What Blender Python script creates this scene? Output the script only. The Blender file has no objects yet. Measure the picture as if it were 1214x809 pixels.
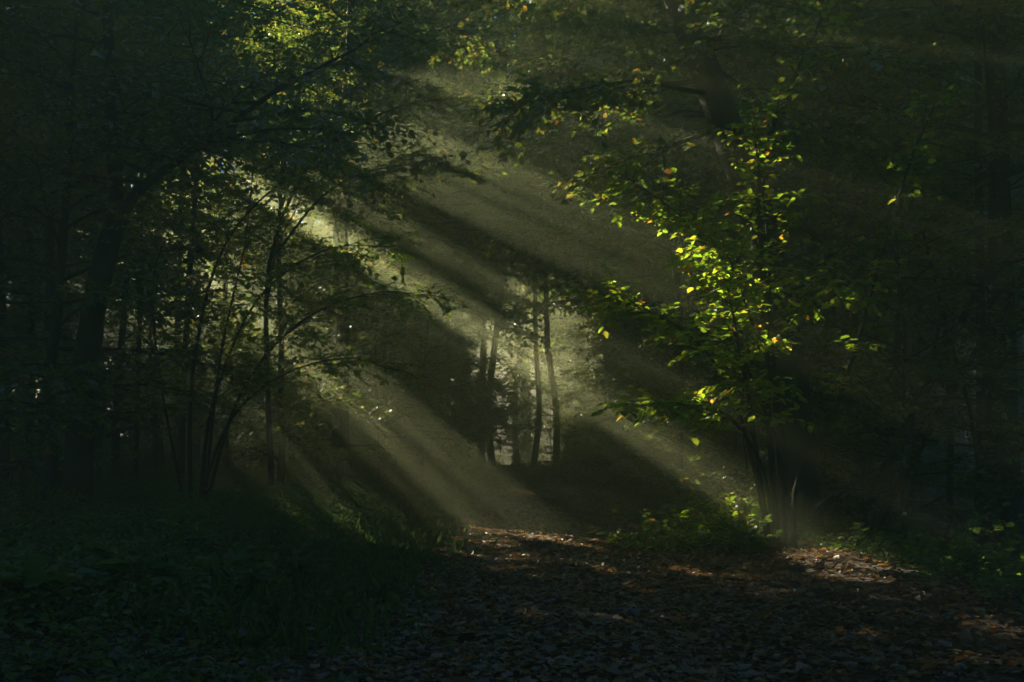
import bpy, math, random
import numpy as np
from mathutils import Vector, Matrix

rng = np.random.default_rng(11)
C = bpy.context.scene.collection
PI = math.pi

# ------------------------------------------------------------------ camera
F = 1300.0                       # focal length in photo pixels (1214 wide)
CX, CY, HOR = 607.0, 404.5, 530.0
CAM = np.array([0.0, 0.0, 1.55])
PITCH = math.atan((HOR - CY) / F)

def ray(px, py):
    a, b = (px - CX) / F, -(py - CY) / F
    v = np.array([a, 1.0, b])
    c, s = math.cos(PITCH), math.sin(PITCH)
    return np.array([v[0], c * v[1] - s * v[2], s * v[1] + c * v[2]])

def at(px, py, d):               # point seen at a pixel of the photo, d metres ahead
    v = ray(px, py)
    return CAM + v * (d / v[1])

cam = bpy.data.cameras.new("camera")
cam.sensor_width = 36.0
cam.lens = 36.0 * F / 1214.0
cam.clip_start, cam.clip_end = 0.05, 3000
cam_o = bpy.data.objects.new("camera", cam)
C.objects.link(cam_o)
cam_o.location = CAM
cam_o.rotation_euler = (PI / 2 + PITCH, 0, 0)
bpy.context.scene.camera = cam_o

# ------------------------------------------------------------------ sun and sky
S = ray(-235, -120)
S = S / np.linalg.norm(S)
SUN_EL = math.asin(S[2])
SUN_AZ = math.atan2(S[0], S[1])          # from +Y towards +X
SUN_STRENGTH = 20.0
SKY_STRENGTH = 0.10
FOG = 0.0135

sun = bpy.data.lights.new("sun", 'SUN')
sun.energy = SUN_STRENGTH
sun.angle = math.radians(0.5)
sun.color = (1.0, 0.89, 0.52)
sun_o = bpy.data.objects.new("sun", sun)
C.objects.link(sun_o)
sun_o.rotation_euler = Vector(S).to_track_quat('Z', 'Y').to_euler()

w = bpy.data.worlds.new("World")
bpy.context.scene.world = w
w.use_nodes = True
nt = w.node_tree
nt.nodes.clear()
out = nt.nodes.new('ShaderNodeOutputWorld')
bg = nt.nodes.new('ShaderNodeBackground')
sky = nt.nodes.new('ShaderNodeTexSky')
sky.sky_type = 'NISHITA'
sky.sun_disc = False
sky.sun_elevation = SUN_EL
sky.sun_rotation = SUN_AZ
sky.dust_density = 0.3
sky.ozone_density = 4.0
bg.inputs['Strength'].default_value = SKY_STRENGTH
tint = nt.nodes.new('ShaderNodeMix'); tint.data_type = 'RGBA'; tint.blend_type = 'MULTIPLY'
tint.inputs[0].default_value = 1.0
tint.inputs[7].default_value = (.50, .93, 1.16, 1)
nt.links.new(sky.outputs[0], tint.inputs[6])
nt.links.new(tint.outputs[2], bg.inputs[0])
nt.links.new(bg.outputs[0], out.inputs[0])

# ------------------------------------------------------------------ materials
def new_mat(name):
    m = bpy.data.materials.new(name)
    m.use_nodes = True
    t = m.node_tree
    t.nodes.clear()
    return m, t, t.nodes.new('ShaderNodeOutputMaterial')

def ramp(t, src, stops, interp='LINEAR'):
    r = t.nodes.new('ShaderNodeValToRGB')
    r.color_ramp.interpolation = interp
    el = r.color_ramp.elements
    while len(el) < len(stops):
        el.new(0.5)
    for e, (p, c) in zip(el, stops):
        e.position = p
        e.color = (*c, 1)
    t.links.new(src, r.inputs[0])
    return r.outputs[0]

def leaf_mat(name, stops, tstops, trans=0.5, gloss=0.12, rough=0.38):
    m, t, o = new_mat(name)
    g = t.nodes.new('ShaderNodeNewGeometry')
    rnd = g.outputs['Random Per Island']
    # blotches and veins inside each leaf, from object space
    tc = t.nodes.new('ShaderNodeTexCoord')
    nz = t.nodes.new('ShaderNodeTexNoise')
    nz.inputs['Scale'].default_value = 22
    t.links.new(tc.outputs['Object'], nz.inputs['Vector'])
    ad = t.nodes.new('ShaderNodeMath'); ad.operation = 'MULTIPLY_ADD'
    t.links.new(nz.outputs['Fac'], ad.inputs[0]); ad.inputs[1].default_value = 0.16
    t.links.new(rnd, ad.inputs[2])
    sb = t.nodes.new('ShaderNodeMath'); sb.operation = 'SUBTRACT'
    t.links.new(ad.outputs[0], sb.inputs[0]); sb.inputs[1].default_value = 0.08
    col = ramp(t, sb.outputs[0], stops)
    tcol = ramp(t, sb.outputs[0], tstops)
    d = t.nodes.new('ShaderNodeBsdfDiffuse'); t.links.new(col, d.inputs[0])
    tr = t.nodes.new('ShaderNodeBsdfTranslucent'); t.links.new(tcol, tr.inputs[0])
    mx = t.nodes.new('ShaderNodeMixShader'); mx.inputs[0].default_value = trans
    t.links.new(d.outputs[0], mx.inputs[1]); t.links.new(tr.outputs[0], mx.inputs[2])
    gl = t.nodes.new('ShaderNodeBsdfGlossy'); gl.inputs['Roughness'].default_value = rough
    gl.inputs['Color'].default_value = (0.6, 0.7, 0.7, 1)
    lw = t.nodes.new('ShaderNodeFresnel'); lw.inputs[0].default_value = 1.4
    mu = t.nodes.new('ShaderNodeMath'); mu.operation = 'MULTIPLY'; mu.use_clamp = True
    t.links.new(lw.outputs[0], mu.inputs[0]); mu.inputs[1].default_value = gloss * 2
    m2 = t.nodes.new('ShaderNodeMixShader')
    t.links.new(mu.outputs[0], m2.inputs[0]); t.links.new(mx.outputs[0], m2.inputs[1]); t.links.new(gl.outputs[0], m2.inputs[2])
    t.links.new(m2.outputs[0], o.inputs[0])
    return m

M_LEAF = leaf_mat("green_leaf",
    [(0.0, (.035, .06, .016)), (0.6, (.05, .085, .02)), (0.9, (.08, .10, .022)), (0.97, (.13, .09, .02))],
    [(0.0, (.14, .23, .03)), (0.6, (.22, .32, .04)), (0.9, (.38, .36, .05)), (0.97, (.45, .26, .04))], trans=.55, gloss=.12, rough=.45)
M_CANOPY = leaf_mat("canopy_leaf",
    [(0.0, (.036, .075, .022)), (0.6, (.052, .105, .026)), (0.9, (.085, .115, .026)), (0.98, (.13, .09, .02))],
    [(0.0, (.13, .25, .03)), (0.6, (.22, .34, .04)), (0.9, (.40, .38, .05)), (0.98, (.45, .27, .04))], trans=.45, gloss=.13, rough=.45)
M_HAZEL = leaf_mat("hazel_leaf",
    [(0.0, (.04, .085, .015)), (0.7, (.06, .11, .016)), (0.93, (.10, .11, .018)), (0.99, (.2, .10, .02))],
    [(0.0, (.26, .50, .03)), (0.7, (.44, .64, .04)), (0.93, (.66, .62, .05)), (0.99, (.75, .36, .05))], trans=.65, gloss=.05, rough=.5)
M_HERB = leaf_mat("herb_leaf",
    [(0.0, (.042, .095, .026)), (0.6, (.062, .13, .032)), (1.0, (.10, .15, .03))],
    [(0.0, (.14, .30, .04)), (1.0, (.30, .42, .06))], trans=.4, gloss=.045, rough=.55)
M_LITTER = leaf_mat("fallen_leaf",
    [(0.0, (.022, .013, .008)), (0.5, (.06, .03, .014)), (0.8, (.13, .068, .026)), (1.0, (.28, .18, .06))],
    [(0.0, (.14, .05, .01)), (0.6, (.36, .17, .05)), (1.0, (.6, .38, .10))], trans=.36, gloss=.08, rough=.5)

def bark_mat(name, c0, c1, moss, scale=6.0):
    m, t, o = new_mat(name)
    tc = t.nodes.new('ShaderNodeTexCoord')
    mp = t.nodes.new('ShaderNodeMapping')
    mp.inputs['Scale'].default_value = (scale * 3, scale * 3, scale * .6)
    t.links.new(tc.outputs['Object'], mp.inputs[0])
    vo = t.nodes.new('ShaderNodeTexVoronoi'); vo.feature = 'DISTANCE_TO_EDGE'
    t.links.new(mp.outputs[0], vo.inputs['Vector'])
    nz = t.nodes.new('ShaderNodeTexNoise'); nz.inputs['Scale'].default_value = 2.2; nz.inputs['Detail'].default_value = 6
    t.links.new(mp.outputs[0], nz.inputs['Vector'])
    big = t.nodes.new('ShaderNodeTexNoise'); big.inputs['Scale'].default_value = 1.3; big.inputs['Detail'].default_value = 4
    t.links.new(tc.outputs['Object'], big.inputs['Vector'])
    mul = t.nodes.new('ShaderNodeMath'); mul.operation = 'MULTIPLY'
    e = ramp(t, vo.outputs['Distance'], [(0.0, (.15,) * 3), (0.22, (1,) * 3)])
    t.links.new(e, mul.inputs[0]); t.links.new(nz.outputs['Fac'], mul.inputs[1])
    base = ramp(t, mul.outputs[0], [(0.1, c0), (0.65, c1)])
    mm = ramp(t, big.outputs['Fac'], [(0.48, (0,) * 3), (0.66, (1,) * 3)])
    mix = t.nodes.new('ShaderNodeMix'); mix.data_type = 'RGBA'
    t.links.new(mm, mix.inputs[0]); t.links.new(base, mix.inputs[6]); mix.inputs[7].default_value = (*moss, 1)
    p = t.nodes.new('ShaderNodeBsdfPrincipled')
    p.inputs['Roughness'].default_value = .85
    t.links.new(mix.outputs[2], p.inputs['Base Color'])
    bp = t.nodes.new('ShaderNodeBump'); bp.inputs['Strength'].default_value = .8; bp.inputs['Distance'].default_value = .03
    t.links.new(mul.outputs[0], bp.inputs['Height']); t.links.new(bp.outputs[0], p.inputs['Normal'])
    t.links.new(p.outputs[0], o.inputs[0])
    return m

M_BARK = bark_mat("rough_bark", (.012, .010, .008), (.075, .06, .045), (.03, .045, .015))
M_PALE = bark_mat("pale_bark", (.05, .042, .032), (.24, .20, .15), (.07, .08, .03), 5)
M_TWIG = bark_mat("twig_bark", (.02, .017, .013), (.08, .066, .05), (.04, .05, .02), 9)

def soil_mat(name, cols):
    m, t, o = new_mat(name)
    tc = t.nodes.new('ShaderNodeTexCoord')
    n1 = t.nodes.new('ShaderNodeTexNoise'); n1.inputs['Scale'].default_value = 9; n1.inputs['Detail'].default_value = 9
    n2 = t.nodes.new('ShaderNodeTexVoronoi'); n2.inputs['Scale'].default_value = 17
    for n in (n1, n2):
        t.links.new(tc.outputs['Object'], n.inputs['Vector'])
    mx = t.nodes.new('ShaderNodeMath'); mx.operation = 'MULTIPLY_ADD'
    t.links.new(n2.outputs['Color'], mx.inputs[0]); mx.inputs[1].default_value = .5
    t.links.new(n1.outputs['Fac'], mx.inputs[2])
    c = ramp(t, mx.outputs[0], cols)
    p = t.nodes.new('ShaderNodeBsdfPrincipled'); p.inputs['Roughness'].default_value = .9
    t.links.new(c, p.inputs['Base Color'])
    bp = t.nodes.new('ShaderNodeBump'); bp.inputs['Strength'].default_value = .7; bp.inputs['Distance'].default_value = .04
    t.links.new(mx.outputs[0], bp.inputs['Height']); t.links.new(bp.outputs[0], p.inputs['Normal'])
    t.links.new(p.outputs[0], o.inputs[0])
    return m

M_SOIL = soil_mat("forest_soil", [(.35, (.012, .009, .006)), (.7, (.045, .032, .02)), (1.0, (.08, .05, .026))])
M_PATH = soil_mat("trodden_earth", [(.35, (.02, .014, .009)), (.7, (.06, .038, .022)), (1.0, (.11, .065, .032))])

m, t, o = new_mat("mist")
vs = t.nodes.new('ShaderNodeVolumeScatter')
vs.inputs['Color'].default_value = (.86, 1.0, .60, 1)
vs.inputs['Density'].default_value = FOG
vs.inputs['Anisotropy'].default_value = .62
t.links.new(vs.outputs[0], o.inputs['Volume'])
M_MIST = m

# ------------------------------------------------------------------ mesh helpers
def mesh_from(name, verts, faces, mat, smooth=False):
    """faces: list of (n,k) int arrays"""
    me = bpy.data.meshes.new(name)
    faces = [f for f in faces if len(f)]
    nv = len(verts)
    me.vertices.add(nv)
    me.vertices.foreach_set("co", np.asarray(verts, dtype=np.float32).ravel())
    nl = sum(f.size for f in faces); npoly = sum(len(f) for f in faces)
    me.loops.add(nl)
    me.loops.foreach_set("vertex_index", np.concatenate([f.ravel() for f in faces]).astype(np.int32) if faces else [])
    me.polygons.add(npoly)
    tot = np.concatenate([np.full(len(f), f.shape[1]) for f in faces]) if faces else np.zeros(0)
    st = np.concatenate([[0], np.cumsum(tot)[:-1]]) if faces else np.zeros(0)
    me.polygons.foreach_set("loop_start", st.astype(np.int32))
    me.polygons.foreach_set("loop_total", tot.astype(np.int32))
    me.update(calc_edges=True)
    if smooth:
        me.polygons.foreach_set("use_smooth", np.ones(npoly, dtype=bool))
    me.materials.append(mat)
    return me

def obj(name, me, parent=None, kind=None):
    o = bpy.data.objects.new(name, me)
    C.objects.link(o)
    if parent is not None:
        o.parent = parent
    if kind:
        o['kind'] = kind
    return o

def thing(name, label, cat, loc, group=None):
    o = bpy.data.objects.new(name, None)
    C.objects.link(o)
    o.empty_display_size = .3
    o.location = loc
    o['label'] = label; o['category'] = cat
    if group:
        o['group'] = group
    return o

def norm(v):
    return v / np.maximum(np.linalg.norm(v, axis=-1, keepdims=True), 1e-9)

def leaves_mesh(name, L, mat, lod):
    """L = dict p, d, n, l : base point, axis, normal, length of each leaf"""
    p, d, n, l = L['p'], norm(L['d']), L['n'], L['l'][:, None]
    s = norm(np.cross(d, n)); n = np.cross(s, d)
    N = len(p)
    wv = L.get('w', .34)
    if lod == 0:
        curl = L.get('curl', .10)
        wd, fo = l * wv, l * .10
        base = p
        tip = p + d * l - n * l * curl
        l1 = p + d * l * .28 + s * wd * .95 + n * fo
        l2 = p + d * l * .68 + s * wd * .8 + n * fo * .6
        r1 = p + d * l * .28 - s * wd * .95 + n * fo
        r2 = p + d * l * .68 - s * wd * .8 + n * fo * .6
        v = np.stack([base, l1, l2, tip, r2, r1], 1).reshape(-1, 3)
        i = np.arange(N)[:, None] * 6
        f = np.concatenate([i + np.array([0, 3, 2, 1]), i + np.array([0, 5, 4, 3])])
    else:
        v = np.stack([p, p + d * l * .45 + s * l * wv * 1.1 + n * l * .1, p + d * l, p + d * l * .45 - s * l * wv * 1.1 + n * l * .1], 1).reshape(-1, 3)
        i = np.arange(N)[:, None] * 4
        f = np.concatenate([i + np.array([0, 2, 1]), i + np.array([0, 3, 2])])
    return mesh_from(name, v, [f], mat)

def tube(pts, rad, sides=7, bumpy=0.0, r=None):
    """verts, quads of a tapered tube along pts"""
    pts = np.asarray(pts, float); rad = np.asarray(rad, float)
    tg = norm(np.gradient(pts, axis=0))
    ref = np.array([0., 0, 1]) if abs(tg[:, 2]).mean() < .8 else np.array([1., 0, 0])
    a = norm(np.cross(tg, ref)); b = np.cross(tg, a)
    th = np.linspace(0, 2 * PI, sides, endpoint=False)
    rr = rad[:, None] * np.ones(sides)
    if bumpy and r is not None:
        ph = r.uniform(0, 6, 3)
        rr = rr * (1 + bumpy * (np.sin(3 * th + ph[0])[None] * .5 + r.normal(0, .35, (len(pts), sides))))
    v = pts[:, None, :] + rr[..., None] * (np.cos(th)[None, :, None] * a[:, None] + np.sin(th)[None, :, None] * b[:, None])
    n = len(pts)
    i = np.arange(n - 1)[:, None] * sides; k = np.arange(sides)[None]; k2 = (k + 1) % sides
    f = np.stack([i + k, i + k2, i + sides + k2, i + sides + k], -1).reshape(-1, 4)
    return v.reshape(-1, 3), f

class Wood:
    def __init__(s): s.v, s.f, s.c, s.r = [], [], [], []
    def add(s, pts, rad, sides=6, bumpy=0, r=None):
        v, f = tube(pts, rad, sides, bumpy, r)
        s.v.append(v); s.f.append(f); s.c.append(np.asarray(pts, float)); s.r.append(float(np.max(rad)))
    def mesh(s, name, mat, keep=None, shift=None):
        ks = [i for i in range(len(s.v)) if keep is None or keep[i]]
        off = np.concatenate([[0], np.cumsum([len(s.v[i]) for i in ks])[:-1]])
        v = np.concatenate([s.v[i] for i in ks])
        if shift is not None: v = v - shift
        return mesh_from(name, v, [np.concatenate([s.f[i] + o for i, o in zip(ks, off)])], mat, True)
    def pruned(s, R=np.eye(3), loc=0, sc=1, maxr=.09):
        """branches that do not cross a gap in the canopy (boughs and trunks always stay)"""
        n = [len(c) for c in s.c]
        P = (np.concatenate(s.c) * sc) @ R.T + loc
        ok = carve(P, None)
        st = np.concatenate([[0], np.cumsum(n)[:-1]])
        allok = np.logical_and.reduceat(ok, st)
        return allok | (np.array(s.r) > maxr)
    def trunk_clear(s, R=np.eye(3), loc=0, sc=1):
        return carve((s.c[0] * sc) @ R.T + loc, None).all()

def smooth_path(ctrl, n):
    """Catmull-Rom through control points"""
    c = np.asarray(ctrl, float)
    c = np.concatenate([[2 * c[0] - c[1]], c, [2 * c[-1] - c[-2]]])
    m_ = len(c) - 3
    out_ = []
    for u in np.linspace(0, m_ - 1e-6, n):
        i = int(u); f = u - i
        p0, p1, p2, p3 = c[i:i + 4]
        out_.append(.5 * (2 * p1 + (p2 - p0) * f + (2 * p0 - 5 * p1 + 4 * p2 - p3) * f * f + (3 * p1 - p0 - 3 * p2 + p3) * f ** 3))
    return np.array(out_)

def grow(r, p, d, length, n, wig, grav):
    d = np.array(d, float); pts = [np.array(p, float)]
    st = length / n
    for i in range(n):
        d = d + r.normal(0, wig, 3) + np.array([0, 0, grav])
        d /= np.linalg.norm(d)
        pts.append(pts[-1] + d * st)
    return np.array(pts)

# ------------------------------------------------------------------ branch -> sprays of leaves
class Leaves:
    def __init__(s): s.p, s.d, s.n, s.l = [], [], [], []
    def get(s):
        return dict(p=np.concatenate(s.p), d=np.concatenate(s.d), n=np.concatenate(s.n), l=np.concatenate(s.l))
    def along(s, r, pts, count, size, tilt):
        """alternate leaves either side of a twig, roughly in one level spray"""
        seg = len(pts) - 1
        u = np.linspace(.12, 1, count) * seg
        i = np.minimum(u.astype(int), seg - 1); f = (u - i)[:, None]
        p = pts[i] * (1 - f) + pts[i + 1] * f
        ax = norm(pts[i + 1] - pts[i])
        side = norm(np.cross(ax, np.array([0, 0, 1.])) + 1e-6)
        sg = np.where(np.arange(count) % 2 == 0, 1., -1.)[:, None]
        d = norm(ax * .75 + side * sg * .85 + r.normal(0, .25, (count, 3)) + np.array([0, 0, -.18]))
        n = norm(np.array([0, 0, 1.]) + r.normal(0, tilt, (count, 3)))
        s.p.append(p); s.d.append(d); s.n.append(n)
        s.l.append(size * r.uniform(.55, 1.15, count))

def foliate(r, W, LV, limb, lr, sub_n, sub_len, twig_n, twig_len, leaf_n, leaf, tilt=.45, from_=.25, sub_wood=True, twig_wood=False, droop=-.03):
    """sub-branches, twigs and leaves along a limb polyline"""
    seg = len(limb) - 1
    for k in range(sub_n):
        u = (from_ + (1 - from_) * (k + r.uniform(.2, .8)) / sub_n) * seg
        i = min(int(u), seg - 1); f = u - i
        p = limb[i] * (1 - f) + limb[i + 1] * f
        ax = norm(limb[i + 1] - limb[i])
        side = norm(np.cross(ax, [0, 0, 1.]) + 1e-6)
        sg = 1 if (k % 2 == 0) else -1
        d = norm(ax * r.uniform(.5, 1.) + side * sg * r.uniform(.5, 1.1) + r.normal(0, .22, 3))
        sl = sub_len * r.uniform(.6, 1.2) * (1.15 - .5 * u / seg)
        sp = grow(r, p, d, sl, 4, .12, droop)
        if sub_wood:
            W.add(sp, np.linspace(max(.006, lr * .4), .004, 5), 4)
        for q in range(twig_n):
            v = (q + r.uniform(.3, 1.)) / twig_n * 4
            j = min(int(v), 3); g = v - j
            pp = sp[j] * (1 - g) + sp[j + 1] * g
            a2 = norm(sp[j + 1] - sp[j])
            s2 = norm(np.cross(a2, [0, 0, 1.]) + 1e-6) * (1 if q % 2 == 0 else -1)
            d2 = norm(a2 * r.uniform(.5, 1.1) + s2 * r.uniform(.3, 1.1) + r.normal(0, .25, 3))
            tp = grow(r, pp, d2, twig_len * r.uniform(.6, 1.2), 2, .12, droop * 1.5)
            if twig_wood:
                W.add(tp, [.005, .004, .003], 3)
            LV.along(r, tp, max(2, int(leaf_n * r.uniform(.7, 1.3))), leaf, tilt)

def make_tree(seed, H, r0, hb, n_limb, limb_len, leaf, elev=(.15, .8), sub=(6, 1.3), twig=(5, .7), leaf_n=8, lean=0.03, tilt=.5, ctrl=None, sides=8, twig_wood=False, top=True, taper=.35, droop=-.03):
    r = np.random.default_rng(seed)
    W, LV = Wood(), Leaves()
    if ctrl is None:
        n = 9
        z = np.linspace(-.3, H, n)
        off = np.cumsum(r.normal(0, lean * H / n * 1.6, (n, 2)), axis=0); off -= off[0]
        tp = np.column_stack([off, z])
    else:
        tp = np.asarray(ctrl)
    tp = smooth_path(tp, 26)
    u = np.linspace(0, 1, 26)
    rad = r0 * (1 - (1 - taper) * u) * (1 + .6 * np.exp(-u * 28))
    if top: rad *= np.where(u > .75, 1 - (u - .75) * 3.2, 1)
    W.add(tp, rad, sides, .10, r)
    zmin, zmax = tp[0][2], tp[-1][2]
    for k in range(n_limb):
        f = (k + r.uniform(0, 1)) / n_limb
        uu = (hb + (1 - hb) * f) * 25
        i = min(int(uu), 24); g = uu - i
        p = tp[i] * (1 - g) + tp[i + 1] * g
        az = k * 2.4 + r.uniform(-.5, .5)
        e = elev[0] + (elev[1] - elev[0]) * f + r.normal(0, .12)
        L = limb_len * (1.0 - .62 * f ** 1.6) * r.uniform(.65, 1.2)
        d = np.array([math.cos(az) * math.cos(e), math.sin(az) * math.cos(e), math.sin(e)])
        lp = grow(r, p, d, L, 6, .10, -.02)
        lr = max(.012, min(rad[i] * .45, .022 * L))
        W.add(lp, np.linspace(lr, .008, 7), 5)
        foliate(r, W, LV, lp, lr, max(3, int(sub[0] * (.55 + .45 * L / limb_len))), sub[1], twig[0], twig[1], leaf_n, leaf, tilt, twig_wood=twig_wood, droop=droop)
    return W, LV.get()

# ------------------------------------------------------------------ gaps cut into the crowns to aim sunbeams and flecks
GAPS = []     # P, radius, keep, t0, t1, phase
def gap(px, py, d, r, keep=0.03, t0=3.0, t1=200.):
    GAPS.append((at(px, py, d), r, keep, t0, t1, rng.uniform(0, 6, 2)))

A1 = norm(np.cross(S, [0, 0, 1.])); A2 = np.cross(S, A1)
def carve(P, r):
    """mask of leaves that stay"""
    ok = np.ones(len(P), bool)
    if not len(P): return ok
    c0 = P.mean(0); r0 = np.linalg.norm(P - c0, axis=1).max()
    for (Q, rad, keep, t0, t1, ph) in GAPS:
        vc = c0 - Q
        tc_ = vc @ S
        if np.linalg.norm(vc - tc_ * S) > r0 + rad * 1.5 + .2 or tc_ < t0 - r0: continue
        v = P - Q
        tt = v @ S
        a, b = v @ A1, v @ A2
        th = np.arctan2(b, a)
        rr = (rad + (.0 if r is None else .045)) * (1 + .22 * np.sin(2 * th + ph[0]) + .16 * np.sin(3 * th + ph[1]))
        ins = (a * a + b * b < rr * rr) & (tt > t0) & (tt < t1)
        if ins.any():
            if r is None:
                if keep < .3: ok &= ~ins
            else:
                ok &= ~(ins & (r.random(len(P)) > keep))
    return ok

def slit(px, py, d0, d1, wpx, keep=.05, step=1.1, t0=3.0, tilt=14):
    """a long narrow opening cut through the crowns to make a sheet of sunlight d0..d1 metres away"""
    d = d0
    while d <= d1:
        gap(px, py - tilt * (d - d0) / (d1 - d0), d, wpx * .5 * d / F, keep, t0)
        d += max(step, wpx * .7 * d / F)

slit(550, 184, 19, 28, 12, .06)              # upper shaft
slit(480, 340, 19, 34, 27, .05, 1.1, 3, 16)              # main shaft
slit(500, 368, 21, 33, 8, .1)
slit(520, 404, 22, 33, 8, .15)
slit(655, 440, 22, 50, 12, .05, 1.1, 3, 6)   # bright streaks in front of the far trunks
slit(668, 470, 22, 44, 10, .05, 1.1, 3, 6)
slit(440, 500, 16.5, 28, 13, .03, 1.0, 2, 8)  # lower left shaft
gap(655, 412, 46, 2.4)
gap(660, 400, 52, 2.6)
gap(645, 432, 52, 1.4)
gap(875, 345, 15.5, .40)                     # crown of the hazel
gap(835, 300, 15.5, .18)
gap(885, 405, 15.5, .30)
gap(845, 480, 15.5, .24)
gap(790, 440, 15.5, .12)
gap(765, 481, 15.5, .15)
gap(905, 270, 15.5, .12)
gap(760, 250, 17, .25, .25)
gap(932, 590, 16, .28)
gap(1005, 400, 15.5, .2)
gap(985, 250, 15.5, .16)
gap(920, 190, 16, .16)
gap(800, 430, 22, .4, .3)
gap(745, 400, 24, .4, .3)
gap(838, 170, 17.3, .16)
for x, y, r_ in ((545, 617, .13), (575, 622, .22), (608, 628, .15), (640, 637, .22), (662, 643, .22), (692, 634, .16), (720, 628, .14)):
    gap(x, y, F * 1.55 / (y - 530), r_ + .07)      # patches on the path
gap(790, 676, 13.8, .3, .15)
gap(700, 668, 14.4, .25, .3)
gap(620, 585, 29, .5, .2)
gap(820, 620, 18.5, .35, .3)                 # bramble
for x, y in ((975, 655), (1010, 668), (1050, 683), (1090, 695), (1130, 706), (1175, 716), (1210, 726)):
    gap(x, y, F * 1.5 / (y - 530), .08, .3)
# small sun flecks in the bright part of the wood
fr = np.random.default_rng(9)
for _ in range(70):
    gap(fr.uniform(230, 600), fr.uniform(120, 480), fr.uniform(21, 40), fr.uniform(.06, .18), .1, .8)
for _ in range(60):
    x = fr.uniform(90, 470)
    gap(x, min(250 + .9 * (x - 180) + fr.uniform(20, 190), 560), fr.uniform(19, 32), fr.uniform(.05, .16), .1, .8)
for _ in range(14):
    gap(fr.uniform(320, 720), fr.uniform(200, 480), fr.uniform(24, 52), fr.uniform(.08, .3), .1, 1.0)
for _ in range(12):
    gap(fr.uniform(690, 940), fr.uniform(230, 500), fr.uniform(15, 28), fr.uniform(.05, .12), .1, 1.5)
for _ in range(14):
    x = fr.uniform(480, 760)
    gap(x, 318 + .53 * (x - 600) + fr.uniform(-22, 22), fr.uniform(20, 30), fr.uniform(.04, .10), .1, 1.5)
for _ in range(18):
    gap(fr.uniform(670, 820), fr.uniform(490, 590), fr.uniform(19, 30), fr.uniform(.08, .16), .1, 1.0)
# flecks on the hazel boughs left of the path, and on the crowns arching over it
for _ in range(14):
    gap(fr.uniform(230, 500), fr.uniform(190, 400), fr.uniform(16, 18.5), fr.uniform(.05, .13), .1, .7)
gap(430, 292, 17, .17, .05, .6)
gap(375, 264, 17, .15, .05, .6)
gap(500, 340, 17, .12, .05, .6)
gap(462, 300, 17, .13, .05, .6)
for _ in range(6):
    gap(fr.uniform(400, 650), fr.uniform(120, 330), fr.uniform(25, 34), fr.uniform(.06, .16), .1, .7)
for _ in range(12):
    gap(fr.uniform(585, 665), fr.uniform(566, 604), fr.uniform(27, 34), fr.uniform(.05, .12), .05, 1.0)
for _ in range(42):
    gap(fr.uniform(260, 520), fr.uniform(556, 636), fr.uniform(16, 23), fr.uniform(.06, .13), .1, 1.0)
for _ in range(14):
    gap(fr.uniform(440, 560), fr.uniform(340, 500), fr.uniform(24, 33), fr.uniform(.06, .13), .1, 1.0)
# thinned zones
gap(470, 380, 22, 2.4, .75, 3)
gap(430, 250, 31, 2.4, .75, 3)
gap(330, 470, 24, 2.4, .72, 3)
gap(660, 395, 54, 3.5, .30, 4)
gap(655, 390, 60, 3.8, .05, 2)
gap(645, 410, 74, 3.4, .06, 2)

# ------------------------------------------------------------------ terrain
def sm(x):
    x = np.clip(x, 0, 1)
    return x * x * (3 - 2 * x)
def xc(y):
    return .3 + .22 * np.sin(y * .11)
def height(x, y):
    x = np.asarray(x, float); y = np.asarray(y, float)
    u = x - xc(y)
    z = .80 * sm((y - 22) / 18) - .05 * np.exp(-((y - 21) / 3) ** 2) - 1.0 * sm((y - 41) / 26)
    rut = -.05 * np.exp(-((np.abs(u) - .95) / .35) ** 2) + .03 * np.exp(-(u / .5) ** 2)
    z = z + rut * np.exp(-(y / 60) ** 2)
    left = .42 * sm((-u - 2.1) / 2.6) + .06 * np.maximum(-u - 4.5, 0) * sm((-u - 4) / 4)
    left = np.minimum(left, 4.0)
    right = .16 * sm((u - 2.0) / 1.2) - .55 * sm((u - 4.1) / 2.2) + .35 * sm((u - 8) / 8)
    z = z + left + right
    off = sm((np.abs(u) - 1.6) / 2)
    z = z + off * (.06 * np.sin(x * 1.7 + y * .6) + .05 * np.sin(y * 1.3 - x * .8) + .03 * np.sin(3.1 * x) * np.sin(2.7 * y))
    z = z + .012 * np.sin(5.3 * x + 1.1 * y) * np.sin(4.1 * y)
    # slope added far behind: closes the view and raises its trees for shade
    z = z + 34 * sm((y - 72) / 110)
    return z

def axis(lo, hi, step, far, n):
    g = np.arange(lo, hi + 1e-6, step)
    k = np.linspace(0, 1, n + 1)[1:] ** 2.2
    return np.concatenate([(lo - k * (far + lo if lo > 0 else far))[::-1], g, hi + k * far])
gx = axis(-13, 13, .22, 500, 26)
gy = np.concatenate([[-300, -120, -50, -20, -8], np.arange(-3, 48, .25), np.linspace(49, 100, 30), np.linspace(105, 230, 30), [300, 450, 700]])
XX, YY = np.meshgrid(gx, gy)
ZZ = height(XX, YY)
gv = np.stack([XX, YY, ZZ], -1).reshape(-1, 3)
ny, nx = XX.shape
ii = (np.arange(ny - 1)[:, None] * nx + np.arange(nx - 1)[None])
gf = np.stack([ii, ii + 1, ii + nx + 1, ii + nx], -1).reshape(-1, 4)
obj("ground", mesh_from("ground", gv, [gf], M_SOIL, True), kind="structure")
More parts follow.
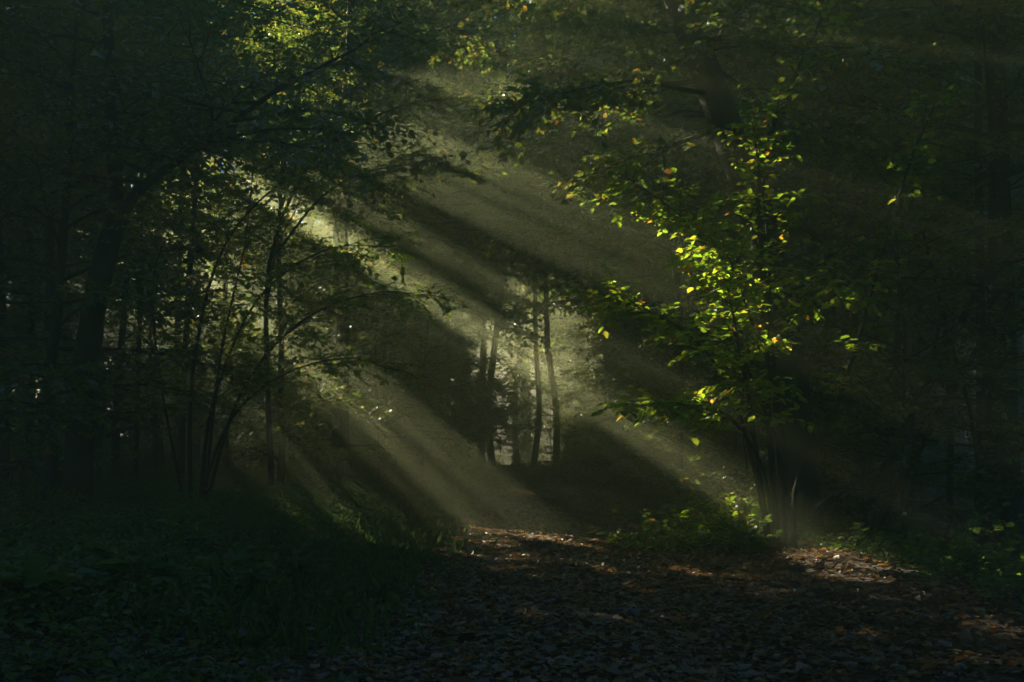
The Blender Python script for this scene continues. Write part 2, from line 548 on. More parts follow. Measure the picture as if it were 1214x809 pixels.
# the track: a sheet 5 mm above the ground
py_ = np.arange(-3, 47.9, .25)
pu = np.linspace(-2.2, 2.2, 21)
PX = xc(py_)[:, None] + pu[None] * (1 + .06 * np.sin(py_ * .9))[:, None]
PY = np.repeat(py_[:, None], 21, 1)
PZ = height(PX, PY) + .012
pv = np.stack([PX, PY, PZ], -1).reshape(-1, 3)
ii = (np.arange(len(py_) - 1)[:, None] * 21 + np.arange(20)[None])
pf = np.stack([ii, ii + 1, ii + 22, ii + 21], -1).reshape(-1, 4)
obj("path", mesh_from("path", pv, [pf], M_PATH, True), kind="structure")

# mist: one even body of haze lying in the wood
def box(name, lo, hi, mat):
    lo, hi = np.array(lo), np.array(hi)
    v = np.array([[(lo if (k >> a) & 1 == 0 else hi)[a] for a in range(3)] for k in range(8)])
    f = np.array([[0, 2, 3, 1], [4, 5, 7, 6], [0, 1, 5, 4], [2, 6, 7, 3], [0, 4, 6, 2], [1, 3, 7, 5]])
    return mesh_from(name, v, [f], mat)
obj("mist", box("mist", (-55, -12, -4), (45, 120, 9.4), M_MIST), kind="stuff")

# ------------------------------------------------------------------ leaf litter
def litter(name, xs, ys, size, lod, dz=.012, tilt=.35):
    n = len(xs)
    z = height(xs, ys) + dz + rng.uniform(0, .03, n)
    th = rng.uniform(0, 2 * PI, n)
    nn = norm(np.column_stack([rng.normal(0, tilt, (n, 2)), np.ones(n)]))
    d = np.column_stack([np.cos(th), np.sin(th), rng.normal(0, .15, n)])
    L = dict(p=np.column_stack([xs, ys, z]), d=d, n=nn, l=size * np.exp(rng.normal(0, .38, n)), curl=rng.uniform(-.25, .3, (n, 1)))
    return obj(name, leaves_mesh(name, L, M_LITTER, lod), kind="stuff")

n = 170000
ys = 3.5 + 40 * rng.random(n) ** 1.25
us = np.clip(rng.normal(-.1, 1.35, n), -3.4, 3.6)
litter("fallen_leaves", xc(ys) + us, ys, .054, 0)
n = 80000
ys = 3.5 + 32 * rng.random(n) ** 1.3
us = np.where(rng.random(n) < .5, rng.uniform(-9, -2.2, n), rng.uniform(2.0, 9, n))
litter("fallen_leaves", xc(ys) + us, ys, .055, 0)

Wt = Wood()
for _ in range(170):
    y = 4 + 28 * rng.random() ** 1.3; x = xc(y) + rng.normal(0, 2.4)
    th = rng.uniform(0, PI); L_ = rng.uniform(.12, .7)
    q = np.linspace(-.5, .5, 5) * L_
    X = x + q * math.cos(th) + rng.normal(0, .012, 5); Y = y + q * math.sin(th) + rng.normal(0, .012, 5)
    Wt.add(np.column_stack([X, Y, height(X, Y) + .04 + rng.normal(0, .006, 5)]), np.linspace(.009, .004, 5) * rng.uniform(.6, 1.5), 5)
obj("fallen_twigs", Wt.mesh("fallen_twigs", M_TWIG), kind="stuff")

# ------------------------------------------------------------------ ground cover: herbs and grass on the banks
def herbs(name, xs, ys, hgt, leaf, per, mat=M_HERB):
    n = len(xs)
    z = height(xs, ys)
    hgt = hgt * (.18 + 1.0 * sm((np.abs(xs - xc(ys)) - 2.0) / 2.6))
    base = np.repeat(np.column_stack([xs, ys, z]), per, 0)
    k = n * per
    hh = np.repeat(hgt * rng.uniform(.4, 1.1, n), per)
    off = rng.normal(0, .10, (k, 2)) * (0.5 + hh[:, None])
    p = base + np.column_stack([off, hh * rng.uniform(.15, 1, k)])
    th = np.arctan2(off[:, 1], off[:, 0]) + rng.normal(0, .6, k)
    d = np.column_stack([np.cos(th), np.sin(th), rng.normal(.05, .3, k)])
    nn = norm(np.column_stack([rng.normal(0, .4, (k, 2)), np.ones(k)]))
    L = dict(p=p, d=d, n=nn, l=leaf * rng.uniform(.5, 1.25, k), curl=rng.uniform(.0, .3, (k, 1)))
    return leaves_mesh(name, L, mat, 0)
n = 6500
ys = 5 + 34 * rng.random(n) ** .9
us = -2.1 - 6.5 * rng.random(n) ** 1.3 + rng.normal(0, .45, n)
obj("undergrowth", herbs("undergrowth", xc(ys) + us, ys, .36, .062, 24), kind="stuff")
n = 2600
ys = 17 + 24 * rng.random(n)
us = 2.3 + 5 * rng.random(n) ** 1.4 + rng.normal(0, .25, n)
obj("undergrowth", herbs("undergrowth", xc(ys) + us, ys, .42, .08, 20), kind="stuff")
n = 900
ys = 6 + 12 * rng.random(n)
us = 3.6 + 5 * rng.random(n)
obj("undergrowth", herbs("undergrowth", xc(ys) + us, ys, .25, .07, 14), kind="stuff")
# thick low growth over the slope beyond the rise
n = 4200
ys = 42 + 48 * rng.random(n)
xs = rng.uniform(-14, 16, n)
k_ = ~((np.abs(xs - xc(ys)) < 1.7) & (ys < 46))
obj("undergrowth", herbs("undergrowth", xs[k_], ys[k_], 1.3, .2, 14), kind="stuff")
# grass blades on the left bank
n = 16000
ys = 8 + 28 * rng.random(n)
us = -1.9 - 4.5 * rng.random(n) ** 1.3 + rng.normal(0, .35, n)
xs = xc(ys) + us
L = dict(p=np.column_stack([xs, ys, height(xs, ys)]), d=np.column_stack([rng.normal(0, .75, (n, 2)), np.ones(n)]),
         n=norm(rng.normal(0, 1, (n, 3))), l=rng.uniform(.08, .30, n), w=.03, curl=rng.uniform(-.4, .4, (n, 1)))
obj("grass", leaves_mesh("grass", L, M_HERB, 0), kind="stuff")

# ------------------------------------------------------------------ trees from templates
def place(T, name, label, cat, loc, rz, sc, group, mat_wood=M_BARK, mat_leaf=M_CANOPY, lod=1, crown="crown", carve_it=True, must=False):
    r = np.random.default_rng(int(abs(loc[0] * 977 + loc[1] * 131)) + 5)
    c, s = math.cos(rz), math.sin(rz)
    R = np.array([[c, -s, 0], [s, c, 0], [0, 0, 1]])
    if not must and not T['W'].trunk_clear(R, np.array(loc), sc):
        return None
    root = thing(name, label, cat, loc, group)
    root.rotation_euler = (0, 0, rz); root.scale = (sc, sc, sc)
    wk = T['W'].pruned(R, np.array(loc), sc)
    if wk.all():
        if 'wood_me' not in T:
            T['wood_me'] = T['W'].mesh(name + "_trunk", mat_wood)
        obj("trunk", T['wood_me'], root)
    else:
        obj("trunk", T['W'].mesh(name + "_trunk", mat_wood, wk), root)
    L = T['L']
    keep = None
    if carve_it:
        P = (L['p'] * sc) @ R.T + np.array(loc)
        keep = carve(P, r)
    if keep is None or keep.all():
        if 'leaf_me' not in T:
            T['leaf_me'] = leaves_mesh(name + "_crown", L, mat_leaf, lod)
        me = T['leaf_me']
    else:
        if keep.sum() == 0:
            return root
        me = leaves_mesh(name + "_crown", {k: v[keep] for k, v in L.items()}, mat_leaf, lod)
    obj(crown, me, root)
    return root

def template(*a, **k):
    W, L = make_tree(*a, **k)
    return dict(W=W, L=L)

def one(W, L, name, label, cat, base, mat_wood, mat_leaf, lod=0, group=None, seed=1):
    """a thing built in world space around its base"""
    base = np.array(base)
    root = thing(name, label, cat, base, group)
    obj("trunk", W.mesh("trunk", mat_wood, W.pruned(maxr=.02), base), root)
    if L is not None:
        k = carve(L['p'], np.random.default_rng(seed))
        L = {a: b[k] for a, b in L.items()}
        L['p'] = L['p'] - base
        obj("crown", leaves_mesh("crown", L, mat_leaf, lod), root)
    return root

# tall canopy trees
TALL = [template(100 + i, 21 + 1.5 * i, .26 + .03 * i, .30, 36, 5.2, .23, elev=(.05, 1.0), sub=(9, 1.7), twig=(6, .8), leaf_n=9, tilt=.55) for i in range(4)]
MID = [template(200 + i, 10 + i, .11, .11, 36, 3.4, .17, elev=(.05, .9), sub=(9, 1.15), twig=(6, .6), leaf_n=8, tilt=.5) for i in range(4)]
LOW = [template(300 + i, 4.6 + .4 * i, .035, .06, 26, 2.2, .13, elev=(.1, .8), sub=(8, .75), twig=(4, .42), leaf_n=7, tilt=.5) for i in range(4)]

HIGH = [template(400 + i, 17 + i, .2, .36, 34, 4.6, .15, elev=(-.05, 1.0), sub=(10, 1.4), twig=(7, .65), leaf_n=9, tilt=.5) for i in range(2)]

def scatter(n, x0, x1, y0, y1, mind, ok, seed):
    r = np.random.default_rng(seed)
    pts = []
    for _ in range(n * 30):
        p = np.array([r.uniform(x0, x1), r.uniform(y0, y1)])
        if not ok(*p): continue
        if all(np.hypot(*(p - q)) > mind for q in pts):
            pts.append(p)
            if len(pts) >= n: break
    return pts, r

def gz(x, y): return float(height(x, y))

# tall wood around: left side thick (towards the sun), right side, behind and above; those out of view are added for shade
pts, r = scatter(120, -32, 30, -14, 62, 4.3, lambda x, y: abs(x - .3) > (5.5 if y < 45 else 4) and math.hypot(x + 2, y - 20) > 11 and not (3 < y < 14 and -10 < x < 8) and not (y <= 3 and abs(x) < 3.5) and math.hypot(x + 6, y - 15) > 9 and math.hypot(x - 16, y - 33) > 10 and not (abs(x) < 9 and 6 < y < 24), 1)
for i, (x, y) in enumerate(pts):
    inview = y > 5 and abs(x) < .5 * y
    if x < 0:
        lab, g = "tall dark broadleaf tree in the wood left of the path", "tall trees left of the path"
    else:
        lab, g = "tall dark broadleaf tree in the wood right of the path", "tall trees right of the path"
    place(TALL[i % 4], "broadleaf_tree", lab, "tree", (x, y, gz(x, y)), r.uniform(0, 6.3), r.uniform(.85, 1.15), g)
# hazy far wood
pts, r = scatter(105, -62, 34, 62, 112, 4.6, lambda x, y: not (-1 < x - .03 * y < 4 and y < 72), 2)
for i, (x, y) in enumerate(pts):
    place(TALL[i % 4], "broadleaf_tree", "hazy pale green broadleaf tree in the far wood behind the path's end", "tree", (x, y, gz(x, y)), r.uniform(0, 6.3), r.uniform(1.15, 1.5), "hazy trees in the far wood")

for i, (x, y) in enumerate(((.5, 82), (-5, 80), (6, 81), (12, 78), (-11, 78), (2.5, 92), (-17, 84), (-21, 88), (-25, 80), (-13, 90), (-29, 88))):
    place(TALL[i % 4], "broadleaf_tree", "hazy pale green broadleaf tree in the far wood behind the path's end", "tree", (x, y, gz(x, y)), i * 1.3, 1.95, "hazy trees in the far wood", must=True)
# lower trees closing the view where the path bends away
pts, r = scatter(34, -22, 24, 50, 84, 3.2, lambda x, y: not (-2 < x - .03 * y < 5 and y < 74), 7)
for i, (x, y) in enumerate(pts):
    place(MID[i % 4], "understorey_tree", "small hazy tree filling the far wood behind the path's end", "tree", (x, y, gz(x, y)), r.uniform(0, 6.3), r.uniform(1.1, 1.7), "small hazy trees in the far wood")
# trees whose crowns arch over the path
for i, (x, y) in enumerate(((-4.0, 34), (4.6, 36.5), (-4.6, 41), (5.2, 44), (-3.9, 48), (4.6, 52), (-2.5, 57), (5.5, 60), (-7, 53), (8.5, 50))):
    place(TALL[i % 4], "arching_tree", "tall tree arching its crown high over the far stretch of the path", "tree", (x, y, gz(x, y)), i * 1.7, .95 + .1 * (i % 3), "tall trees arching over the path", must=True)
pts, r = scatter(26, -8.5, 9, 29, 60, 3.0, lambda x, y: abs(x - .3) > (3.4 if y < 50 else 1), 8)
for i, (x, y) in enumerate(pts):
    place(TALL[i % 4], "arching_tree", "tall tree arching its crown high over the far stretch of the path", "tree", (x, y, gz(x, y)), r.uniform(0, 6.3), r.uniform(.75, .95), "tall trees arching over the path")
for i, (x, y) in enumerate(((-9.6, 25), (6.6, 26.5), (-4.3, 28), (4.4, 29.5), (-3.9, 33), (4.3, 35), (-8.5, 29), (9.5, 30), (-4.4, 38), (-6.5, 34), (6.8, 33))):
    place(HIGH[i % 2], "arching_tree", "tall tree arching its crown high over the far stretch of the path", "tree", (x, y, gz(x, y)), i * 2.1, .95 + .08 * (i % 3), "tall trees arching over the path", mat_leaf=M_LEAF, must=True)
# understorey trees lining the track
pts, r = scatter(46, -16, 16, 22, 62, 3.0, lambda x, y: (abs(x - .3) > 4.2 + .03 * y) and (abs(x) < 12 or y > 30) and not (x > 8 and y < 40) and not (-11 < x < 0 and y < 27), 3)
for i, (x, y) in enumerate(pts):
    side = "left" if x < 0 else "right"
    place(MID[i % 4], "understorey_tree", f"slender leafy understorey tree beside the path on its {side} side", "tree", (x, y, gz(x, y)), r.uniform(0, 6.3), r.uniform(.75, 1.2), f"understorey trees on the {side} of the path")
# the leafy edge of the track, tree by tree
r = np.random.default_rng(33)
for i, (px, d, sc_) in enumerate(((60, 17, .9), (205, 27, .95), (140, 25, .9), (270, 29, .85), (300, 34, 1.05), (330, 24.5, .8), (405, 26, .72), (455, 28.5, .72), (500, 32, .7), (530, 37, .75), (345, 31, .85), (400, 33, .9), (380, 37, 1.05), (455, 32, .72), (440, 38, .95), (492, 36, .75), (522, 42, .85), (480, 46, 1.1), (545, 48, .9),
                                  (752, 38, .75), (738, 44, .85), (800, 31, .7), (830, 36, .9), (850, 26, .75), (905, 24, .8), (880, 31, .95), (1000, 25, .7), (1195, 19, .8), (950, 29, .9), (805, 25.5, .5))):
    p = at(px, 530, d)
    side = "left" if px < 607 else "right"
    place(MID[i % 4], "understorey_tree", f"slender leafy understorey tree beside the path on its {side} side", "tree", (p[0], p[1], gz(p[0], p[1])), r.uniform(0, 6.3), sc_, f"understorey trees on the {side} of the path", mat_leaf=M_LEAF if d < 30 else M_CANOPY, must=True)
# bushes / saplings
pts, r = scatter(70, -13, 13, 16, 48, 1.7, lambda x, y: (abs(x - .3) > 3.6) and not (3 < x < 6 and y < 19) and not (x > 6.5 and y > 14) and not (x < 0 and y < 25), 4)
for i, (x, y) in enumerate(pts):
    side = "left" if x < 0 else "right"
    place(LOW[i % 4], "leafy_sapling", f"bushy leafy sapling on the {side} bank of the path", "sapling", (x, y, gz(x, y)), r.uniform(0, 6.3), r.uniform(.6, 1.15), f"saplings on the {side} bank", mat_leaf=M_LEAF, mat_wood=M_TWIG)

for i, (x, y, sc_) in enumerate(((-2.0, 37, .34), (-1.6, 40, .30), (-2.7, 34, .42), (-3.0, 39, .5), (2.6, 38, .36), (2.3, 41, .30), (3.2, 35, .42), (3.3, 40, .5), (2.9, 31, .3), (-2.6, 30, .32), (-3.3, 27, .4), (3.4, 27, .38), (-1.15, 42, .2), (-1.7, 43.5, .3), (1.95, 42, .2), (2.5, 43.5, .32), (-2.4, 42.5, .45), (3.2, 43, .5))):
    place(LOW[i % 4], "leafy_sapling", f"bushy leafy sapling on the {'left' if x < 0 else 'right'} bank of the path", "sapling", (x, y, gz(x, y)), i * 1.1, sc_, f"saplings on the {'left' if x < 0 else 'right'} bank", mat_leaf=M_LEAF, mat_wood=M_TWIG, must=True)
pts, r = scatter(26, -7, 9, 42, 66, 1.3, lambda x, y: True, 14)
for i, (x, y) in enumerate(pts):
    place(LOW[i % 4], "leafy_sapling", "hazy low bush behind the rise at the path's end", "sapling", (x, y, gz(x, y)), r.uniform(0, 6.3), r.uniform(.5, .85), "hazy low bushes at the path's end", mat_leaf=M_CANOPY, mat_wood=M_TWIG, must=True)

# ------------------------------------------------------------------ the big leaning tree on the right
r = np.random.default_rng(50)
D = 17.6
ctrl = [at(x, y, d) for x, y, d in ((957, 665, D), (952, 620, D), (938, 470, D), (921, 360, D), (897, 250, D), (866, 165, D), (832, 70, D), (800, -10, D - .3), (760, -130, D - .8), (700, -260, D - 1.5))]
tp = smooth_path(ctrl, 48)
u = np.linspace(0, 1, 48)
W, LV = Wood(), Leaves()
W.add(tp, .32 * (1 - .35 * u) * (1 + .55 * np.exp(-u * 18)), 18, .10, r)
for (k, az, e, L_) in ((27, 2.7, -.05, 2.6), (29, -2.5, -.05, 3.0), (30, 3.0, -.1, 3.4), (31, .5, .0, 3.2), (32, -.7, -.05, 3.4), (31, -1.7, -.1, 3.0), (33, .3, .3, 3.6), (34, -1.8, .3, 3.5), (36, 2.6, .2, 4.2), (37, .9, .4, 3.8), (38, -2.8, .0, 4.0),
                       (39, -.6, .3, 4.5), (41, -2.3, .2, 4.5), (42, 1.8, .3, 4.5), (44, .1, .3, 4.5), (45, 3.1, .4, 4.5), (46, -1.2, .4, 4.5), (47, .9, .7, 4.5), (47, 2.2, .8, 4.5), (47, -2.4, .8, 4.5)):
    d = np.array([math.cos(az) * math.cos(e), math.sin(az) * math.cos(e), math.sin(e)])
    lp = grow(r, tp[k], d, L_, 7, .12, -.02)
    W.add(lp, np.linspace(.05, .010, 8), 7)
    foliate(r, W, LV, lp, .03, 12, 1.3, 6, .6, 9, .15, .45, twig_wood=True)
one(W, LV.get(), "leaning_tree", "big dark trunk leaning left behind the lit hazel, right of the path", "tree", at(957, 650, D), M_BARK, M_LEAF)

# ------------------------------------------------------------------ the lit hazel in front of it
r = np.random.default_rng(61)
D = 16.0
W, LV = Wood(), Leaves()
def stem(px, rad0, rad1, n=22, sides=7, dd=None):
    c = [at(x, y, D + (0 if dd is None else dd[i])) for i, (x, y) in enumerate(px)]
    p_ = smooth_path(c, n)
    W.add(p_, np.linspace(rad0, rad1, n), sides, .06, r)
    return p_
st = [
    stem([(933, 662), (929, 560), (916, 440), (906, 340), (899, 210), (925, 130), (975, 20), (1000, -60)], .075, .02),
    stem([(926, 662), (914, 540), (908, 400), (912, 300), (893, 150)], .06, .015, dd=(0, -.1, -.3, -.4, -.6)),
    stem([(940, 662), (934, 600), (925, 540), (900, 470), (880, 420), (862, 340)], .05, .012, dd=(0, -.1, -.3, -.6, -.9, -1.2)),
    stem([(920, 660), (905, 560), (870, 500), (835, 485), (790, 478), (752, 482)], .04, .006, dd=(0, -.2, -.5, -.8, -1., -1.2)),
    stem([(915, 660), (897, 540), (880, 430), (850, 330), (810, 260), (735, 205)], .04, .008, dd=(0, 0, .2, .3, .3, .2)),
    stem([(942, 655), (945, 570), (985, 500), (1012, 420), (1058, 260), (1080, 190), (1110, 120)], .04, .012, dd=(0, 0, -.1, -.2, -.3, -.4, -.5)),
    stem([(912, 655), (895, 560), (865, 460), (820, 400), (770, 370), (715, 350)], .035, .006, dd=(0, .2, .5, .8, 1, 1.2)),
    stem([(905, 420), (880, 350), (860, 300), (825, 285)], .02, .006, dd=(-.3, -.5, -.6, -.7)),
    stem([(903, 330), (930, 345), (985, 330), (1030, 340)], .02, .006, dd=(-.3, -.5, -.6, -.7)),
]
for k, (p_, fr, ns, sl) in enumerate(zip(st, (.35, .4, .45, .4, .4, .35, .4, .2, .2), (26, 20, 18, 13, 20, 12, 18, 10, 7), (.95, .85, .75, .5, .9, .6, .85, .6, .5))):
    foliate(r, W, LV, p_, .02, ns, sl, 5, .42, 7, .145, .36, from_=fr, twig_wood=True, droop=-.05)
hz = one(W, LV.get(), "hazel_shrub", "many stemmed hazel with glowing yellow green leaves in front of the leaning tree", "shrub", at(928, 655, D), M_TWIG, M_HAZEL)
Wd = Wood()
b0 = hz.location
for px, r0_ in (([(938, 640), (960, 610), (985, 588), (1040, 556), (1072, 520)], .028), ([(985, 590), (975, 578), (955, 580)], .012), ([(1010, 570), (1018, 600)], .010)):
    p_ = smooth_path([at(x, y, D - .4) for x, y in px], 14)
    Wd.add(p_ - np.array(b0), np.linspace(r0_, .006, 14), 6, .08, r)
obj("dead_branch", Wd.mesh("dead_branch", M_PALE), hz)['label'] = "bare pale dead branch"
Wd = Wood()
for px, r0_ in (([(938, 662), (937, 620), (931, 575), (925, 552)], .055), ([(929, 662), (926, 610), (921, 575), (918, 560)], .03)):
    p_ = smooth_path([at(x, y, D - .14) for x, y in px], 14)
    Wd.add(p_ - np.array(b0), np.linspace(r0_, .02, 14), 8, .12, r)
obj("split_stem", Wd.mesh("split_stem", M_PALE), hz)['label'] = "pale split stem at the foot of the hazel"

# ------------------------------------------------------------------ arching hazel left of the path
r = np.random.default_rng(65)
D = 17.2
W, LV = Wood(), Leaves()
for px, r0_, ns in (([(236, 612), (252, 480), (302, 360), (382, 298), (470, 292)], .035, 26), ([(240, 612), (284, 470), (352, 385), (440, 348), (522, 352)], .035, 26),
                    ([(231, 612), (272, 500), (335, 445), (410, 425), (470, 440)], .03, 12), ([(226, 612), (228, 450), (262, 300), (332, 218), (402, 192)], .035, 26),
                    ([(221, 612), (190, 450), (182, 330), (214, 245)], .03, 20), ([(240, 612), (262, 420), (290, 290), (300, 200)], .03, 20)):
    dz = r.normal(0, .8, len(px)); dz[0] = 0
    p_ = smooth_path([at(x, y, D + q) for (x, y), q in zip(px, dz)], 20)
    W.add(p_, np.linspace(r0_, .006, 20), 6, .06, r)
    foliate(r, W, LV, p_, .016, ns, .95, 5, .42, 7, .105, .45, from_=.25, twig_wood=True, droop=-.06)
one(W, LV.get(), "arching_shrub", "arching hazel boughs on the left bank reaching into the sunbeam with sun flecked leaves", "shrub", at(234, 606, D), M_TWIG, M_HAZEL)

# two slender trees whose boughs meet high over the path
for seed_, D, base, boughs, nm, lab in (
    (66, 21.5, (322, 575), ([(322, 575), (316, 420), (322, 300), (372, 190), (470, 128), (600, 112)], [(318, 350), (345, 210), (420, 105), (520, 52), (645, 38)], [(320, 310), (392, 225), (478, 196), (560, 205)], [(330, 260), (350, 120), (400, 20), (450, -60)]),
     "overhanging_tree", "slender tree left of the path stretching thin leafy boughs across the upper centre"),
    (67, 22.5, (806, 570), ([(806, 570), (808, 420), (796, 290), (740, 205), (660, 172), (585, 178)], [(803, 340), (770, 180), (700, 95), (600, 66)], [(800, 300), (720, 262), (660, 262), (612, 280)], [(796, 290), (780, 140), (745, 30), (700, -60)]),
     "overhanging_tree", "slender tree right of the path stretching thin leafy boughs toward the upper centre")):
    r = np.random.default_rng(seed_)
    W, LV = Wood(), Leaves()
    for k, px in enumerate(boughs):
        dz = r.normal(0, .9, len(px)); dz[0] = 0
        p_ = smooth_path([at(x, y, D + q) for (x, y), q in zip(px, dz)], 22)
        W.add(p_, np.linspace(.06 if k == 0 else .03, .007, 22), 7, .06, r)
        foliate(r, W, LV, p_, .018, 34, 1.35, 5, .5, 8, .115, .5, from_=.3, twig_wood=True, droop=-.05)
    b_ = at(base[0], base[1], D)
    one(W, LV.get(), nm, lab, "tree", b_, M_TWIG, M_LEAF, 0, None, seed_)

# ------------------------------------------------------------------ forked tree on the left
r = np.random.default_rng(71)
D = 17.0
W, LV = Wood(), Leaves()
def stem2(px, a, b, n=24, sides=10):
    p_ = smooth_path([at(x, y, D + dz) for x, y, dz in px], n)
    W.add(p_, np.linspace(a, b, n), sides, .09, r)
    return p_
m0 = stem2([(92, 600, 0), (98, 480, 0), (108, 390, 0), (124, 310, 0), (140, 258, 0)], .22, .16)
f1 = stem2([(138, 268, 0), (136, 190, 0), (130, 110, -.2), (128, 10, -.4), (120, -150, -.6)], .12, .06)
f2 = stem2([(138, 265, 0), (165, 226, -.2), (205, 195, -.5), (270, 150, -1), (350, 90, -1.6)], .10, .03)
for p_, ns in ((f1, 16), (f2, 14)):
    for k in range(ns):
        j = int(5 + (23 - 5) * (k + r.random()) / ns)
        az, e = r.uniform(-3.1, 3.1), r.uniform(-.1, .5)
        d = np.array([math.cos(az) * math.cos(e), math.sin(az) * math.cos(e), math.sin(e)])
        lp = grow(r, p_[j], d, r.uniform(1.6, 3.2), 6, .12, -.03)
        W.add(lp, np.linspace(.035, .008, 7), 5)
        foliate(r, W, LV, lp, .03, 9, .9, 5, .45, 7, .13, .5, twig_wood=True)
one(W, LV.get(), "forked_tree", "dark tree with forked trunk standing at the left before a hazy gap", "tree", at(92, 590, D), M_BARK, M_LEAF)

# ------------------------------------------------------------------ bare pole trunks on both sides and in the misty gap
def pole(px0, py0, px1, py1, d, wpx, seed, label, group=None, name="pole_tree", leafy=True, bend=8, mat=M_BARK):
    r = np.random.default_rng(seed)
    b = at(px0, py0, d); b[2] = gz(b[0], b[1]) - .1
    e = at(px1, py1, d)
    mid = [b + (e - b) * f + np.array([r.normal(0, bend / F * d * .5), 0, 0]) for f in (.3, .65)]
    ext = e + (e - b) * .35
    tp = smooth_path([b, *mid, e, ext], 24)
    W, LV = Wood(), Leaves()
    rad = wpx / F * d / 2
    W.add(tp, np.linspace(rad * 1.15, rad * .6, 24), 9, .07, r)
    for k in range(14 if leafy else 5):
        j = int(r.uniform(9, 23))
        az, el = r.uniform(-3.1, 3.1), r.uniform(.0, .7)
        dd = np.array([math.cos(az) * math.cos(el), math.sin(az) * math.cos(el), math.sin(el)])
        lp = grow(r, tp[j], dd, r.uniform(1.0, 2.4), 5, .12, -.02)
        W.add(lp, np.linspace(rad * .25, .006, 6), 4)
        foliate(r, W, LV, lp, .02, 6, .7, 4, .4, 6, .14, .5)
    return one(W, LV.get(), name, label, "tree", b, mat, M_LEAF, 0 if d < 25 else 1, group, seed)

pole(983, 600, 978, 60, 21, 15, 81, "straight dark pole trunk just right of the leaning tree")
pole(945, 560, 946, 90, 26, 11, 82, "thin dark trunk rising behind the lit hazel leaves")
for k, (x0, x1, d, wp) in enumerate(((1010, 1000, 25, 9), (1048, 1075, 24, 9), (1090, 1100, 28, 10), (1122, 1118, 22, 7), (1157, 1160, 20, 12), (1172, 1178, 20, 13), (1200, 1190, 26, 8), (1035, 1020, 30, 8))):
    pole(x0, 590, x1, 150, d, wp, 90 + k, "slim dark trunk in the gloomy wood at the right edge", "slim trunks at the right edge", leafy=k % 2 == 0)
for k, (x0, y0, x1, y1, d, wp) in enumerate(((1000, 600, 1130, 400, 19, 13), (1015, 600, 1180, 380, 20, 9), (1190, 560, 1120, 380, 18, 6), (1060, 600, 1105, 430, 22, 6))):
    pole(x0, y0, x1, y1, d, wp, 110 + k, "bare leaning stem crossing the dark wood right of the leaning tree", "leaning stems right of the leaning tree", "leaning_sapling", leafy=False)
for k, (x0, x1, d, wp) in enumerate(((5, -10, 20, 16), (38, 30, 22, 8), (52, 62, 21, 10), (70, 50, 24, 7), (20, 40, 26, 7), (160, 168, 24, 6), (185, 178, 26, 5), (215, 235, 23, 7), (118, 135, 25, 6))):
    pole(x0, 570, x1, 180, d, wp, 130 + k, "slim dark stem among the undergrowth at the left edge", "slim stems at the left edge", leafy=k % 2 == 0)
for k, (x0, x1, d, wp) in enumerate(((571, 568, 46, 9), (584, 596, 44, 8), (613, 618, 58, 7), (632, 634, 47, 7), (659, 647, 45, 8), (692, 690, 57, 10), (545, 540, 52, 9), (722, 735, 52, 9), (805, 790, 32, 18), (770, 776, 36, 12))):
    pole(x0, 550, x1, 330, d, wp, 150 + k, ["straight grey trunk standing in the glowing mist at the path's end"][0], "trunks in the mist at the path's end", "misty_trunk", leafy=k > 5, bend=9)

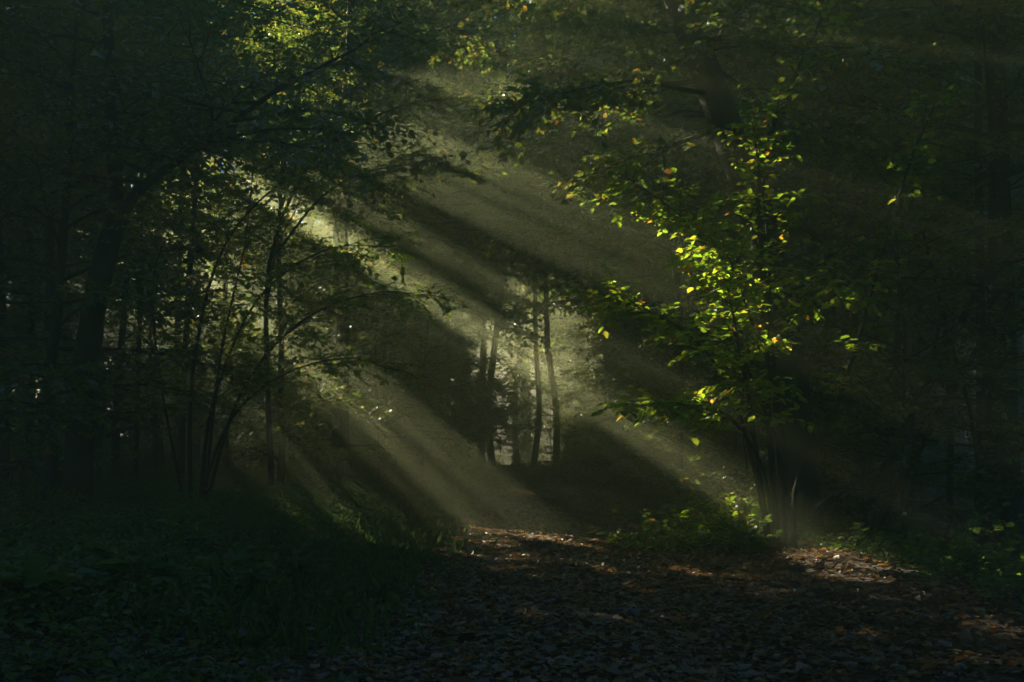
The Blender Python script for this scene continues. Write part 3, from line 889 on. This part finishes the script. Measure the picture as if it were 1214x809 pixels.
# ------------------------------------------------------------------ brambles by the hazel foot, foreground plants
def bush(px, py, d, wid, hgt, n_cane, leaf, seed, label, name="bramble_bush", cat="bush", mat=M_HERB, group=None):
    r = np.random.default_rng(seed)
    b = at(px, py, d); b[2] = gz(b[0], b[1])
    W, LV = Wood(), Leaves()
    for k in range(n_cane):
        sp_ = wid if wid > .95 else .06
        st_ = b + np.array([r.uniform(-.5, .5) * sp_, r.uniform(-.35, .35) * sp_, 0])
        st_[2] = gz(st_[0], st_[1]) - .03
        az = r.uniform(-PI, PI)
        d_ = np.array([math.cos(az) * .7, math.sin(az) * .7, 1.])
        cp = grow(r, st_, norm(d_), hgt * r.uniform(.8, 1.7), 6, .12, -.14)
        W.add(cp, np.linspace(.008, .003, 7), 4)
        LV.along(r, cp, 14, leaf, .45)
        LV.along(r, cp + r.normal(0, .03, 3), 12, leaf, .45)
    root = thing(name, label, cat, b, group)
    obj("stem", W.mesh("stem", M_TWIG, None, b), root)
    L = LV.get(); L['p'] = L['p'] - b
    obj("foliage", leaves_mesh("foliage", L, mat, 0), root)
bush(825, 640, 17.0, 2.0, .6, 90, .12, 170, "low fresh green bramble between the path and the hazel foot", mat=M_HAZEL)
bush(880, 655, 15.5, .8, .4, 26, .11, 171, "small dark bramble clump against the foot of the hazel stems")
bush(1165, 660, 13.5, 1.6, .7, 50, .13, 172, "dim fern green bush in the shade at the right edge")
bush(1060, 655, 15.0, 1.2, .3, 24, .10, 178, "thin low green tuft on the leaf strewn bank at the right")
for k, (x, y, d, lf) in enumerate(((150, 745, 9.5, .20), (270, 720, 10.3, .17), (60, 720, 10, .18), (330, 690, 12.2, .14), (215, 690, 12, .15), (110, 680, 12.5, .15), (400, 660, 15, .13), (20, 780, 8.2, .2))):
    bush(x, y, d, .9, .32, 14, lf, 180 + k, "broad leaved herb growing in the dark foreground left of the path", "herb_plant", "plant", group="herbs in the left foreground")

# ------------------------------------------------------------------ render settings
sc = bpy.context.scene
sc.view_settings.view_transform = 'Standard'
sc.view_settings.look = 'None'
sc.view_settings.exposure = 0
sc.view_settings.gamma = 1
sc.render.engine = 'CYCLES'
cy = sc.cycles
cy.use_denoising = True
try:
    cy.denoiser = 'OPENIMAGEDENOISE'
    cy.denoising_input_passes = 'RGB_ALBEDO_NORMAL'
    cy.denoising_prefilter = 'ACCURATE'
except Exception:
    pass
cy.max_bounces = 5
cy.diffuse_bounces = 3
cy.glossy_bounces = 2
cy.transmission_bounces = 3
cy.volume_bounces = 1
cy.transparent_max_bounces = 8
cy.sample_clamp_indirect = 3
cy.caustics_reflective = False
cy.caustics_refractive = False
cy.use_adaptive_sampling = False
